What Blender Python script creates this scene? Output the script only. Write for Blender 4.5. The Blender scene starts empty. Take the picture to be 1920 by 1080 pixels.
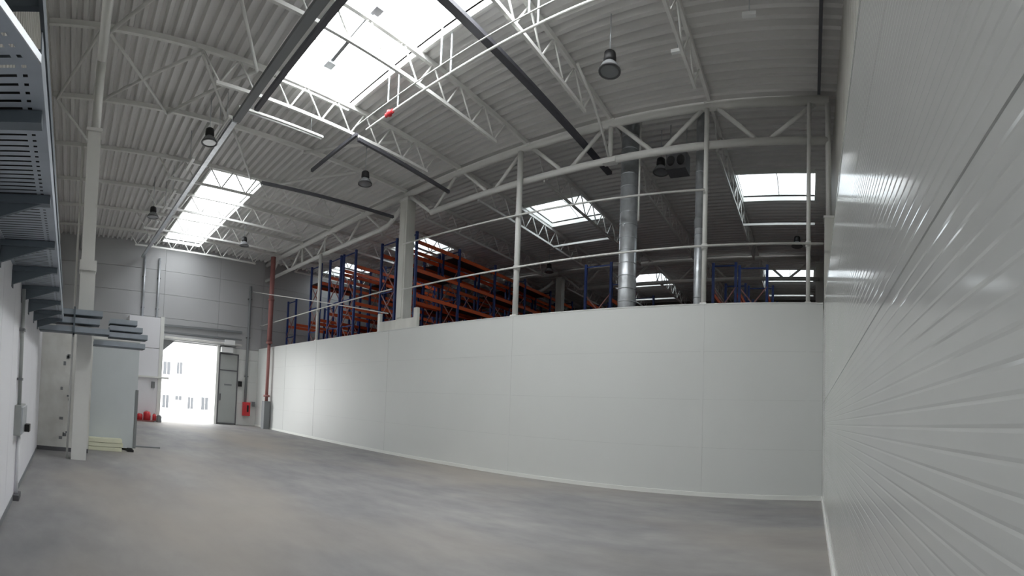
import bpy, math, random
from mathutils import Matrix, Vector
random.seed(7)
scene = bpy.context.scene
col = scene.collection

# ------------------------------------------------------------------ camera
# The photograph is a swept (cylindrical) panorama; the camera is Blender's
# central-cylindrical panoramic camera, held slightly pitched and rolled.
FX, FY, CY = 885.92, 1096.08, 725.07
PITCH, ROLL, YAW, CAM_H = 0.0466, -0.0447, -0.6331, 1.5292
cam = bpy.data.cameras.new('camera')
cam.type = 'PANO'
cam.panorama_type = 'CENTRAL_CYLINDRICAL'
cam.central_cylindrical_range_u_min = -960 / FX
cam.central_cylindrical_range_u_max = 960 / FX
cam.central_cylindrical_range_v_min = -(1080 - CY) / FY
cam.central_cylindrical_range_v_max = CY / FY
cam.central_cylindrical_radius = 1.0
cam.clip_start = 0.02
cam.clip_end = 400
cam_o = bpy.data.objects.new('camera', cam)
col.objects.link(cam_o)
cp, sp, cr, sr = math.cos(PITCH), math.sin(PITCH), math.cos(ROLL), math.sin(ROLL)
cw, sw = math.cos(YAW), math.sin(YAW)
M = (Matrix(((cw, sw, 0), (-sw, cw, 0), (0, 0, 1)))
     @ Matrix(((1, 0, 0), (0, cp, -sp), (0, sp, cp)))
     @ Matrix(((cr, 0, sr), (0, 1, 0), (-sr, 0, cr))))
rx, fw, up = M @ Vector((1, 0, 0)), M @ Vector((0, 1, 0)), M @ Vector((0, 0, 1))
cam_o.matrix_world = Matrix(((rx.x, up.x, -fw.x, 0), (rx.y, up.y, -fw.y, 0),
                             (rx.z, up.z, -fw.z, CAM_H), (0, 0, 0, 1)))
scene.camera = cam_o

# ------------------------------------------------------------------ world and view
world = bpy.data.worlds.new('overcast_sky')
scene.world = world
world.use_nodes = True
bg = world.node_tree.nodes['Background']
bg.inputs['Color'].default_value = (0.985, 0.995, 0.99, 1)
bg.inputs['Strength'].default_value = 13.0
scene.view_settings.view_transform = 'Standard'
scene.view_settings.look = 'None'
scene.view_settings.exposure = 0.0
scene.view_settings.gamma = 1.0
scene.view_settings.use_curve_mapping = False
scene.cycles.max_bounces = 12
scene.cycles.diffuse_bounces = 7
scene.cycles.transparent_max_bounces = 12
scene.cycles.use_denoising = True

# ------------------------------------------------------------------ dimensions
XE = 0.62            # inner face of the end wall (right)
XR = 0.30            # face of the ribbed partition on the right
XF = -28.2           # far wall with the dock door
YL = -0.92           # building wall on the left
YP = -0.77           # white lining on the left
YC = 11.86           # face of the long white partition
YT = 12.12           # truss / post line above it
YB = 33.0            # back wall of the hall behind
ZD = 8.62            # underside of the roof deck
NODES = [0.15 - 2.92 * k for k in range(10)]
# skylights: (x0, x1, y0, y1)
SKY = [(-11.80, -2.85, 5.2, 7.45), (-27.5, -17.75, 5.1, 7.35),
       (-2.70, 0.10, 16.1, 18.1), (-11.45, -8.70, 16.1, 18.3),
       (-20.2, -17.45, 16.1, 18.3), (-27.6, -24.6, 16.0, 18.2),
       (-2.70, 0.10, 26.5, 28.7), (-11.45, -8.70, 26.3, 28.7)]
DOOR = (5.50, 9.02, 3.92)      # dock opening: y0, y1, height

# daylight portals: they only guide the sampling of the sky through real openings
def portal(name, loc, rot, sx, sy):
    l = bpy.data.lights.new(name, 'AREA')
    l.shape = 'RECTANGLE'; l.size = sx; l.size_y = sy
    l.cycles.is_portal = True
    o = bpy.data.objects.new(name, l); col.objects.link(o)
    o.location = loc; o.rotation_euler = rot
for i, (x0, x1, y0, y1) in enumerate(SKY):
    portal('skylight_portal', ((x0 + x1) / 2, (y0 + y1) / 2, ZD + 0.17), (0, 0, 0), x1 - x0, y1 - y0)
portal('door_portal', (XF - 0.25, (DOOR[0] + DOOR[1]) / 2, DOOR[2] / 2), (0, -math.pi / 2, 0), DOOR[2], DOOR[1] - DOOR[0])

# ------------------------------------------------------------------ materials
def mat(name, color, rough=0.5, metal=0.0, noise=0.0, scale=4.0, spec=0.5, stretch=None, bump=0.0, color2=None, detail=5.0):
    m = bpy.data.materials.new(name); m.use_nodes = True
    nt = m.node_tree; b = nt.nodes['Principled BSDF']
    b.inputs['Roughness'].default_value = rough
    b.inputs['Metallic'].default_value = metal
    b.inputs['Specular IOR Level'].default_value = spec
    b.inputs['Base Color'].default_value = (*color, 1)
    if noise or color2 or bump:
        tc = nt.nodes.new('ShaderNodeTexCoord'); mp = nt.nodes.new('ShaderNodeMapping')
        if stretch: mp.inputs['Scale'].default_value = stretch
        n = nt.nodes.new('ShaderNodeTexNoise'); n.inputs['Scale'].default_value = scale
        n.inputs['Detail'].default_value = detail
        nt.links.new(tc.outputs['Object'], mp.inputs['Vector']); nt.links.new(mp.outputs['Vector'], n.inputs['Vector'])
        if noise or color2:
            r = nt.nodes.new('ShaderNodeValToRGB')
            c2 = color2 or tuple(c * (1 - noise) for c in color)
            r.color_ramp.elements[0].position = 0.3; r.color_ramp.elements[1].position = 0.7
            r.color_ramp.elements[0].color = (*c2, 1); r.color_ramp.elements[1].color = (*color, 1)
            nt.links.new(n.outputs['Fac'], r.inputs['Fac']); nt.links.new(r.outputs['Color'], b.inputs['Base Color'])
        if bump:
            bp = nt.nodes.new('ShaderNodeBump'); bp.inputs['Strength'].default_value = bump; bp.inputs['Distance'].default_value = 0.01
            nt.links.new(n.outputs['Fac'], bp.inputs['Height']); nt.links.new(bp.outputs['Normal'], b.inputs['Normal'])
    return m

WHITE = mat('white_panel_paint', (0.70, 0.715, 0.70), 0.42, noise=0.03, scale=0.6)
RIBW = mat('glossy_ribbed_panel_paint', (0.70, 0.71, 0.695), 0.12, noise=0.03, scale=0.8)
LINING = mat('white_lining_paint', (0.88, 0.88, 0.92), 0.5, noise=0.03, scale=1.0)
STAIN = mat('stained_white_plaster', (0.82, 0.82, 0.79), 0.7, color2=(0.66, 0.65, 0.61), scale=2.2, detail=8)
BOXW = mat('grey_white_insulated_panel', (0.62, 0.66, 0.68), 0.45, noise=0.05, scale=1.5)
TRIM = mat('white_trim', (0.82, 0.83, 0.80), 0.4)
SEAL = mat('pale_joint_sealant', (0.58, 0.59, 0.58), 0.6)
DECK = mat('grey_white_deck_steel', (0.755, 0.745, 0.735), 0.45, noise=0.08, scale=0.5)
STEEL = mat('white_painted_steel', (0.80, 0.80, 0.775), 0.45, noise=0.05, scale=3)
CONC = mat('pale_concrete_column', (0.76, 0.76, 0.72), 0.75, color2=(0.60, 0.60, 0.56), scale=1.8, stretch=(1, 1, .4), bump=.1)
GABLE = mat('beige_grey_cladding', (0.50, 0.49, 0.455), 0.5, noise=0.06, scale=.6)
CLAD = mat('pale_grey_sandwich_cladding', (0.46, 0.465, 0.475), 0.5, noise=0.05, scale=.5)
DARKW = mat('dull_brown_grey_wall', (0.24, 0.225, 0.21), 0.7, noise=0.1, scale=.5)
GALV = mat('galvanised_steel', (0.60, 0.63, 0.66), 0.35, metal=0.55, noise=0.25, scale=6)
TRAYM = mat('blue_grey_galvanised_tray', (0.42, 0.47, 0.53), 0.45, metal=0.25, noise=0.15, scale=5)
TRAYD = mat('dark_slate_bracket_steel', (0.15, 0.18, 0.21), 0.5, metal=0.3, noise=0.1, scale=5)
CABLE = mat('black_cable_sheath', (0.02, 0.02, 0.022), 0.6)
DGREY = mat('dark_grey_tray_steel', (0.10, 0.10, 0.115), 0.55, metal=0.2)
PIPEG = mat('mid_grey_pipe', (0.22, 0.23, 0.24), 0.5)
BLACK = mat('black_lamp_housing', (0.012, 0.012, 0.013), 0.5)
PRISM = mat('smoky_prismatic_reflector', (0.26, 0.27, 0.28), 0.2)
RIM = mat('dark_reflector_rim', (0.09, 0.09, 0.095), 0.35)
BLUE = mat('blue_rack_upright_paint', (0.025, 0.055, 0.22), 0.5, noise=0.15, scale=3)
SHELF = mat('dark_shelf_board', (0.055, 0.045, 0.05), 0.6, noise=.2, scale=3)  # dark boards added to fill the racks
BRACE = mat('dull_red_brace_paint', (0.34, 0.16, 0.15), 0.5)
ORANGE = mat('orange_rack_beam_paint', (0.78, 0.13, 0.035), 0.5, noise=0.12, scale=3)
REDBR = mat('faded_red_pipe_paint', (0.36, 0.15, 0.14), 0.55, noise=0.15, scale=3)
RED = mat('signal_red_paint', (0.62, 0.04, 0.05), 0.45)
DOORG = mat('pale_grey_door_leaf', (0.42, 0.44, 0.43), 0.5, noise=0.05, scale=2)
FRAMEG = mat('dark_grey_frame', (0.12, 0.12, 0.13), 0.5)
YELLOW = mat('pale_yellow_insulation_board', (0.80, 0.80, 0.62), 0.8, noise=0.08, scale=4)
RUBBER = mat('black_rubber', (0.02, 0.02, 0.02), 0.7)
FACADE = mat('grey_white_render_facade', (0.42, 0.425, 0.43), 0.8)
GLASSD = mat('grey_window_glass', (0.06, 0.063, 0.068), 0.3, spec=.2)
YARD = mat('pale_concrete_yard', (0.30, 0.30, 0.295), 0.8, noise=0.1, scale=.4)
SIGNW = mat('white_plastic', (0.82, 0.83, 0.83), 0.35)

def floor_material():
    m = bpy.data.materials.new('power_floated_concrete'); m.use_nodes = True
    nt = m.node_tree; b = nt.nodes['Principled BSDF']; L = nt.links.new
    tc = nt.nodes.new('ShaderNodeTexCoord')
    mp = nt.nodes.new('ShaderNodeMapping'); mp.inputs['Scale'].default_value = (0.55, 1.0, 1)
    L(tc.outputs['Object'], mp.inputs['Vector'])
    n1 = nt.nodes.new('ShaderNodeTexNoise'); n1.inputs['Scale'].default_value = 0.55; n1.inputs['Detail'].default_value = 7; n1.inputs['Roughness'].default_value = .62
    n2 = nt.nodes.new('ShaderNodeTexNoise'); n2.inputs['Scale'].default_value = 2.6; n2.inputs['Detail'].default_value = 8
    n3 = nt.nodes.new('ShaderNodeTexNoise'); n3.inputs['Scale'].default_value = 0.23; n3.inputs['Detail'].default_value = 3
    for n in (n1, n2, n3): L(mp.outputs['Vector'], n.inputs['Vector'])
    r1 = nt.nodes.new('ShaderNodeValToRGB')
    r1.color_ramp.elements[0].position = .33; r1.color_ramp.elements[0].color = (0.215, 0.212, 0.222, 1)
    r1.color_ramp.elements[1].position = .68; r1.color_ramp.elements[1].color = (0.35, 0.342, 0.332, 1)
    L(n1.outputs['Fac'], r1.inputs['Fac'])
    r2 = nt.nodes.new('ShaderNodeValToRGB')
    r2.color_ramp.elements[0].position = .3; r2.color_ramp.elements[0].color = (0.86, 0.86, 0.86, 1)
    r2.color_ramp.elements[1].position = .7; r2.color_ramp.elements[1].color = (1.08, 1.08, 1.08, 1)
    L(n2.outputs['Fac'], r2.inputs['Fac'])
    mx = nt.nodes.new('ShaderNodeMix'); mx.data_type = 'RGBA'; mx.blend_type = 'MULTIPLY'; mx.inputs[0].default_value = 1
    L(r1.outputs['Color'], mx.inputs[6]); L(r2.outputs['Color'], mx.inputs[7])
    r3 = nt.nodes.new('ShaderNodeValToRGB')
    r3.color_ramp.elements[0].position = .46; r3.color_ramp.elements[0].color = (0, 0, 0, 1)
    r3.color_ramp.elements[1].position = .72; r3.color_ramp.elements[1].color = (.8, .8, .8, 1)
    L(n3.outputs['Fac'], r3.inputs['Fac'])
    mx2 = nt.nodes.new('ShaderNodeMix'); mx2.data_type = 'RGBA'
    mx2.inputs[7].default_value = (0.40, 0.355, 0.30, 1)
    L(r3.outputs['Color'], mx2.inputs[0]); L(mx.outputs[2], mx2.inputs[6]); L(mx2.outputs[2], b.inputs['Base Color'])
    rr = nt.nodes.new('ShaderNodeMapRange'); rr.inputs[3].default_value = .55; rr.inputs[4].default_value = .72
    L(n2.outputs['Fac'], rr.inputs[0]); L(rr.outputs[0], b.inputs['Roughness'])
    return m
FLOOR = floor_material()

def glazing(name, t_col, d_col):
    m = bpy.data.materials.new(name); m.use_nodes = True
    nt = m.node_tree; nt.nodes.remove(nt.nodes['Principled BSDF'])
    t = nt.nodes.new('ShaderNodeBsdfTransparent'); t.inputs[0].default_value = (*t_col, 1)
    d = nt.nodes.new('ShaderNodeBsdfTranslucent'); d.inputs[0].default_value = (*d_col, 1)
    mx = nt.nodes.new('ShaderNodeMixShader'); mx.inputs[0].default_value = .22
    nt.links.new(t.outputs[0], mx.inputs[1]); nt.links.new(d.outputs[0], mx.inputs[2])
    nt.links.new(mx.outputs[0], nt.nodes['Material Output'].inputs[0])
    return m
DARKF = mat('hall_dimming_concrete', (0.13, 0.125, 0.12), 0.6, noise=.2, scale=.7)  # floor colour darkened to cut bounced light in the hall behind
GLAZE = glazing('opal_polycarbonate_glazing', (.96, .97, .98), (.9, .92, .93))
DIMFAR = glazing('dimmed_opal_glazing', (.42, .43, .44), (.42, .43, .44))  # pane colour lowered so less daylight reaches the far wall
DIMREAR = glazing('hall_dimming_glazing', (.15, .165, .175), (.15, .165, .175))  # pane colour darkened to dim the daylight in the racking hall

# ------------------------------------------------------------------ geometry helpers
class MB:
    def __init__(s): s.v = []; s.f = []; s.sm = []
    def _add(s, vs, fs, smooth=None):
        b = len(s.v); s.v += [tuple(p) for p in vs]
        s.f += [tuple(i + b for i in f) for f in fs]
        s.sm += smooth if smooth else [False] * len(fs)
        return s
    def box(s, x0, x1, y0, y1, z0, z1):
        return s._add([(x0,y0,z0),(x1,y0,z0),(x1,y1,z0),(x0,y1,z0),(x0,y0,z1),(x1,y0,z1),(x1,y1,z1),(x0,y1,z1)],
                      [(0,3,2,1),(4,5,6,7),(0,1,5,4),(1,2,6,5),(2,3,7,6),(3,0,4,7)])
    def tube(s, p, q, r, n=8, r2=None):
        p, q = Vector(p), Vector(q); d = (q - p).normalized()
        a = d.orthogonal().normalized(); b = d.cross(a); r2 = r if r2 is None else r2
        vs = []
        for c, rad in ((p, r), (q, r2)):
            for i in range(n):
                t = 2 * math.pi * (i + .5) / n
                vs.append(c + (a * math.cos(t) + b * math.sin(t)) * rad)
        fs = [(i, (i + 1) % n, n + (i + 1) % n, n + i) for i in range(n)]
        return s._add(vs, fs + [tuple(range(n - 1, -1, -1)), tuple(range(n, 2 * n))], [True] * n + [False] * 2)
    def path(s, pts, r, n=8):
        pts = [Vector(p) for p in pts]; vs = []; m = len(pts); ref = None
        for k, p in enumerate(pts):
            d = (pts[min(k + 1, m - 1)] - pts[max(k - 1, 0)]).normalized()
            a = d.orthogonal().normalized() if ref is None else (ref - d * ref.dot(d)).normalized()
            ref = a; b = d.cross(a)
            for i in range(n):
                t = 2 * math.pi * i / n
                vs.append(p + (a * math.cos(t) + b * math.sin(t)) * r)
        fs = [(k*n+i, k*n+(i+1) % n, (k+1)*n+(i+1) % n, (k+1)*n+i) for k in range(m-1) for i in range(n)]
        sm = [True] * len(fs)
        return s._add(vs, fs + [tuple(range(n-1, -1, -1)), tuple(range((m-1)*n, m*n))], sm + [False] * 2)
    def bar(s, p, q, w, h, up=(0, 0, 1)):
        p, q = Vector(p), Vector(q); d = (q - p).normalized(); u = Vector(up)
        if abs(d.dot(u)) > .98: u = Vector((1, 0, 0))
        a = d.cross(u).normalized() * (w / 2); b = a.cross(d).normalized() * (h / 2)
        vs = [c + i * a + j * b for c in (p, q) for i, j in ((-1,-1),(1,-1),(1,1),(-1,1))]
        return s._add(vs, [(3,2,1,0),(4,5,6,7),(0,1,5,4),(1,2,6,5),(2,3,7,6),(3,0,4,7)])
    def lathe(s, prof, c, n=20):
        vs = []; m = len(prof)
        for r, z in prof:
            for i in range(n):
                t = 2 * math.pi * i / n
                vs.append((c[0] + r * math.cos(t), c[1] + r * math.sin(t), c[2] + z))
        fs = [(k*n+i, k*n+(i+1) % n, (k+1)*n+(i+1) % n, (k+1)*n+i) for k in range(m-1) for i in range(n)]
        return s._add(vs, fs, [True] * len(fs))
    def extrude(s, prof, axis, a0, a1):
        """open profile swept along axis x or y; prof points are the other two coords"""
        mk = (lambda p, t: (t, p[0], p[1])) if axis == 'x' else (lambda p, t: (p[0], t, p[1])) if axis == 'y' else (lambda p, t: (p[0], p[1], t))
        n = len(prof)
        vs = [mk(p, a0) for p in prof] + [mk(p, a1) for p in prof]
        return s._add(vs, [(i, i + 1, n + i + 1, n + i) for i in range(n - 1)])
    def prism(s, pts, thick):
        """closed polygon of 3D points given a thickness vector"""
        n = len(pts); t = Vector(thick); vs = [Vector(p) for p in pts]; vs = vs + [p + t for p in vs]
        return s._add(vs, [tuple(range(n-1, -1, -1)), tuple(range(n, 2*n))] + [(i, (i+1) % n, n+(i+1) % n, n+i) for i in range(n)])
    def mesh(s, name, m, off=(0, 0, 0)):
        me = bpy.data.meshes.new(name)
        me.from_pydata([(x - off[0], y - off[1], z - off[2]) for x, y, z in s.v], [], s.f)
        me.polygons.foreach_set('use_smooth', s.sm)
        me.materials.append(m); me.update()
        return me
    def build(s, name, m, parent=None):
        off = (0, 0, 0)
        if parent is not None:
            p = parent; off = Vector((0, 0, 0))
            while p is not None: off = off + p.location; p = p.parent
        o = bpy.data.objects.new(name, s.mesh(name, m, off)); col.objects.link(o); o.parent = parent
        return o

def tag(o, label, cat, group=None):
    o['label'] = label; o['category'] = cat
    if group: o['group'] = group
    return o
def struct(o, label=None, cat=None):
    o['kind'] = 'structure'
    if label: o['label'] = label
    if cat: o['category'] = cat
    return o
def thing(name, loc, label, cat, group=None):
    o = bpy.data.objects.new(name, None); col.objects.link(o); o.location = loc; o.empty_display_size = .2
    return tag(o, label, cat, group)
def place(me, name, parent, loc, rot=(0, 0, 0)):
    """a part that shares mesh data; loc is in the parent's frame"""
    o = bpy.data.objects.new(name, me); col.objects.link(o); o.parent = parent
    o.location = loc; o.rotation_euler = rot
    return o

# ================================================================== STRUCTURE
# floors
struct(MB().box(XF - .22, XE, YL, YC + .1, -.25, 0).build('floor', FLOOR), 'grey power-floated concrete floor of the empty hall', 'floor')
struct(MB().box(XF, XE, YC + .1, YB, -.25, 0).build('floor_racks', DARKF), 'floor under the pallet racks, darkened to dim the hall', 'floor')
struct(MB().box(-95, XF - .001, -40, 60, -1.6, -1.2).build('ground', YARD), 'bright pale concrete yard outside the dock door', 'ground')

# roof deck: trapezoidal ribs running along x, cut out at the skylights
def deck():
    mb = MB(); P = 0.28; y = YL - .3; yr = []
    while y < YB + .3: yr.append(y); y += P
    for y in yr:
        prof = [(y, ZD), (y + .10, ZD), (y + .14, ZD + .11), (y + .24, ZD + .11), (y + P, ZD)]
        cuts = sorted((s[0], s[1]) for s in SKY if s[2] < y + P - .02 and s[3] > y + .02)
        a = XF - .3
        for c0, c1 in cuts:
            if c0 > a: mb.extrude(prof, 'x', a, c0)
            a = c1
        mb.extrude(prof, 'x', a, XE + .35)
    return mb
ceiling = struct(deck().build('ceiling', DECK), 'pale grey ribbed steel roof deck over the hall', 'ceiling')
# insulation above the deck so that no sky shows between the ribs
ins = MB()
ys = sorted({YL - .3, YB + .3} | {s[2] for s in SKY} | {s[3] for s in SKY})
for y0, y1 in zip(ys[:-1], ys[1:]):
    cuts = sorted((s[0], s[1]) for s in SKY if s[2] < (y0 + y1) / 2 < s[3]); a = XF - .3
    for c0, c1 in cuts:
        if c0 > a: ins.box(a, c0, y0, y1, ZD + .115, ZD + .16)
        a = c1
    ins.box(a, XE + .35, y0, y1, ZD + .115, ZD + .16)
ins.build('roof_insulation', DECK, ceiling)

# skylights
for n, (x0, x1, y0, y1) in enumerate(SKY):
    t = bpy.data.objects.new('window_%d' % (n + 1), None); col.objects.link(t); t.location = ((x0 + x1) / 2, y0, ZD)
    struct(t)
    k = MB()
    for a in ((x0 - .06, x0, y0 - .06, y1 + .06), (x1, x1 + .06, y0 - .06, y1 + .06), (x0, x1, y0 - .06, y0), (x0, x1, y1, y1 + .06)):
        k.box(*a, ZD - .02, ZD + .20)
    k.build('curb', TRIM, t)
    nb = max(1, round((x1 - x0) / 1.45)); w = (x1 - x0) / nb; ym = (y0 + y1) / 2
    for i in range(nb):
        a, b = x0 + i * w + .02, x0 + (i + 1) * w - .02
        prof = [(y0 + (y1 - y0) * j / 8, ZD + .18 + .16 * math.sin(math.pi * j / 8)) for j in range(9)]
        MB().extrude(prof, 'x', a, b).build('pane', (GLAZE, DIMFAR)[n] if n < 2 else DIMREAR, t)
    for i in range(1, nb):
        x = x0 + i * w
        prof = [(x, y0 + (y1 - y0) * j / 8, ZD + .165 + .16 * math.sin(math.pi * j / 8)) for j in range(9)]
        MB().path(prof, .022, 6).build('glazing_bar', TRIM, t)

# far wall: horizontal sandwich panels around the dock opening
wf = struct(MB().box(XF - .22, XF - .14, YL - .2, DOOR[0], -1.2, ZD + .2).box(XF - .22, XF - .14, DOOR[1], YB + .2, -1.2, ZD + .2)
            .box(XF - .22, XF - .14, DOOR[0], DOOR[1], DOOR[2], ZD + .2).box(XF - .22, XF - .14, DOOR[0], DOOR[1], -1.2, -.02).build('wall_far', CLAD),
            'pale grey panelled far wall around the dock door', 'wall')
zr = [0, 1.12, 2.24, 3.36, DOOR[2], 5.05, 6.2, 7.35, ZD + .1]
for z0, z1 in zip(zr[:-1], zr[1:]):
    segs = [(YL, DOOR[0]), (DOOR[1], 12.0)] if z1 <= DOOR[2] + .01 else [(YL, DOOR[0]), (DOOR[0], DOOR[1]), (DOOR[1], 12.0)]
    for y0, y1 in segs + [(12.0, 22.5), (22.5, YB)]:
        MB().box(XF - .14, XF, y0 + .006, y1 - .006, z0 + .006, z1 - .006).build('panel', WHITE if y0 == DOOR[1] and z1 < DOOR[2] + .01 else CLAD, wf)

# back wall and end wall
struct(MB().box(XF - .2, XE + .3, YB, YB + .2, 0, ZD + .3).build('wall_back', DARKW), 'dull dark wall at the far end of the racking hall', 'wall')
def corrug(axis, a0, a1, c, sgn, z0, z1, pitch=.25, d=.04):
    mb = MB(); prof = []; a = a0
    while a < a1:
        for da, dd in ((0, 0), (.13, 0), (.155, d), (.225, d)):
            if a + da <= a1: prof.append(((c + sgn * dd, a + da) if axis == 'x' else (a + da, c + sgn * dd)))
        a += pitch
    return mb.extrude(prof, 'z', z0, z1)
we = struct(corrug('x', YL - .1, YB + .1, XE, 1, 0, ZD + .2).build('wall_end', GABLE), 'beige grey ribbed cladding of the end wall above the partition', 'wall')
MB().box(XE + .08, XE + .2, YL - .2, YB + .2, -.2, ZD + .3).build('backing', GABLE, we)
wl = struct(corrug('y', XF, XE + .1, YL, -1, 0, ZD + .2).build('wall_side', GABLE), 'beige ribbed side wall above the cable tray', 'wall')
MB().box(XF - .2, XE + .3, YL - .2, YL - .08, -.2, ZD + .3).build('backing', GABLE, wl)

# long white partition: 4 rows of panels between the post lines
wc = struct(MB().box(XF, XR, YC + .004, YC + .10, 0, 3.98).build('wall_center', SEAL), 'long white sandwich panel partition across the hall', 'wall')
xs = [XF, -24.2, -20.75, -14.95, -8.80, -2.80, -.09, XR]
for x0, x1 in zip(xs[:-1], xs[1:]):
    for k in range(4):
        MB().box(x0 + .003, x1 - .003, YC, YC + .13, k + .003, k + .997).build('panel', WHITE, wc)
for x in xs[1:-1]:
    MB().box(x - .045, x + .045, YC - .006, YC + .001, .10, 3.995).build('joint_cover', WHITE, wc)
MB().box(XF, XR, YC - .01, YC + .14, 3.995, 4.02).build('cap_flashing', WHITE, wc)
struct(MB().box(XF, XR, YC - .025, YC, 0, .085).build('baseboard_center', TRIM), 'white skirting along the long partition', 'baseboard')

# ribbed partition on the right
wr = struct(MB().box(XR + .022, XR + .10, YP, YC + .13, 0, 3.70).build('wall_right', SEAL), 'glossy white micro-ribbed partition close on the right', 'wall')
def ribbed(z0, z1, pitch=.0415):
    prof = [(XR + .02, z0), (XR, z0 + .002)]; n = int(round((z1 - z0) / pitch)); p = (z1 - z0) / n
    for i in range(n):
        a = z0 + i * p
        prof += [(XR, a + .006), (XR, a + p - .006), (XR + .0010, a + p)]
    prof[-2:] = [(XR, z1 - .002), (XR + .02, z1)]
    return prof
for y0, y1 in ((YP, YC),):
    for k, (z0, z1) in enumerate(((.005, .938), (.940, 1.938), (1.942, 2.940), (2.942, 3.70))):
        mb = MB().extrude(ribbed(z0, z1), 'y', y0, y1)
        mb.build('panel', RIBW, wr)
MB().box(XR - .006, XR + .13, YP, YC + .0, 3.70, 3.725).build('cap_flashing', RIBW, wr)
struct(MB().box(XR - .028, XR, YP, YC - .025, 0, .095).build('baseboard_right', TRIM), 'white skirting along the ribbed partition', 'baseboard')

# white lining on the left with panels a metre wide
wlp = struct(MB().box(-12.75, XR, YP - .10, YP - .02, 0, 3.0).build('wall_left', SEAL), 'white lining wall under the cable tray', 'wall')
a = XR
while a > -12.6:
    MB().box(max(a - 1.1, -12.75) + .004, a - .004, YP - .06, YP, .07, 3.0).build('panel', LINING, wlp); a -= 1.1
struct(MB().box(-12.75, XR, YP - .03, YP + .008, 0, .07).build('baseboard_left', PIPEG), 'dark skirting at the foot of the white lining', 'baseboard')

# ------------------------------------------------------------------ enclosures on the left
e = thing('stub_wall', (-12.8, -.2, 0), 'stained white stub wall behind the square column', 'wall')
MB().box(-13.0, -12.78, YP - .1, .62, .09, 2.72).build('face', STAIN, e)
MB().box(-13.0, -12.77, YP - .1, .62, 0, .09).build('dark_foot', FRAMEG, e)
rng = random.Random(3)
for i in range(11):
    y, z = rng.uniform(-.28, .02), rng.uniform(.2, 2.3)
    MB().box(-12.785, -12.768, y, y + rng.uniform(.04, .10), z, z + rng.uniform(.03, .09)).build('sealant_patch', PIPEG, e)
b = thing('insulated_box', (-14.6, 1.3, 0), 'grey white insulated panel enclosure beside the square column', 'enclosure')
MB().box(-16.6, -13.9, .62, 2.05, .05, 2.62).build('body', BOXW, b)
MB().box(-13.905, -13.88, 2.0, 2.08, .06, 1.46).build('corner_post', PIPEG, b)
MB().box(-16.6, -13.88, .60, 2.07, 2.6, 2.66).build('roof_edge', TRIM, b)
for k in range(3):
    o = MB().box(-13.84, -13.46, .66, 1.62 + .03 * (k == 1), .095 * k + .005, .095 * k + .09).build('insulation_board', YELLOW)
    tag(o, ('bottom', 'middle', 'top')[k] + ' pale yellow insulation board stacked before the grey white enclosure', 'board', 'yellow boards on the floor')
tag(MB().box(-13.87, -13.55, 1.80, 1.98, 0, .05).box(-13.84, -13.58, 1.82, 1.95, .05, .07).build('rubber_block', RUBBER), 'flat black rubber block at the enclosure corner', 'block')
tag(MB().prism([(-14.9, 2.15, .0), (-14.75, 2.15, .0), (-14.75, 3.0, .0), (-14.9, 2.9, .0)], (0, 0, .035)).build('floor_plate', PIPEG), 'thin grey steel plate lying on the floor', 'plate')

# tall white enclosure next to the dock door, with shelf rail and red things on the floor
e2 = thing('white_enclosure', (-27.4, 4.5, 0), 'tall white panel enclosure beside the open dock door', 'enclosure')
for z0, z1 in ((.02, 2.03), (2.05, 3.4), (3.42, 4.85)):
    MB().box(XF + .02, -26.9, 3.3, 5.12, z0, z1).build('panel', LINING, e2)
MB().box(XF + .02, -26.86, 5.12, 5.34, 0, 4.9).build('corner_trim', TRIM, e2)
MB().box(-26.9, -26.78, 3.3, 5.75, 2.02, 2.10).build('rail', TRIM, e2)
MB().box(-26.9, -26.8, 4.75, 4.95, 1.55, 1.85).build('switch_box', PIPEG, e2)
tag(MB().box(-26.7, -26.2, 3.7, 4.9, 0, .06).build('red_pallet', REDBR), 'low faded red pallet before the white enclosure', 'pallet')
for i, (y, w, h) in enumerate(((4.1, .34, .28), (4.52, .42, .40), (4.95, .22, .30))):
    c = thing('red_can', (-26.45, y, .06), ('small dull red can on the red pallet', 'tallest red can in the middle of the pallet', 'narrow red can at the pallet end')[i], 'can', 'red cans by the dock door')
    MB().lathe([(0, 0), (w / 2, 0), (w / 2, h * .85), (w * .3, h), (0, h)], (-26.45, y, .06), 14).build('body', RED, c)
    MB().lathe([(0, 0), (.05, 0), (.05, .05), (0, .05)], (-26.45, y, .06 + h), 10).build('cap', SIGNW, c)
tag(MB().box(-26.7, -26.3, 5.12, 5.34, 0, .28).box(-26.66, -26.34, 5.16, 5.3, .28, .32).build('wheel_chock', PIPEG), 'grey wheel chock at the dock door jamb', 'chock')

# ================================================================== COLUMNS, EDGE BEAM
c = thing('square_column', (-11.72, .36, 0), 'white square column standing in front of the stained stub wall', 'column')
MB().box(-11.9, -11.55, .15, .52, 0, 3.75).build('shaft', STEEL, c)
MB().box(-11.94, -11.51, .12, .54, 3.75, 3.95).build('collar', STEEL, c)
MB().box(-11.88, -11.57, .16, .48, 3.95, 6.5).build('upper_shaft', STEEL, c)
MB().box(-11.93, -11.52, .12, .52, 6.5, 6.56).build('cap_plate', STEEL, c)
MB().tube((-11.72, .35, 6.56), (-11.72, .41, 8.0), .11, 14).build('post', STEEL, c)
MB().tube((-11.72, .05, .0), (-11.72, .05, 6.3), .03, 8).build('downpipe', STEEL, c)
tag(MB().tube((XF + .02, .41, 8.02), (XE - .05, .41, 8.02), .115, 16).build('edge_beam', STEEL), 'long white tube beam running over the square column', 'beam')

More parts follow.
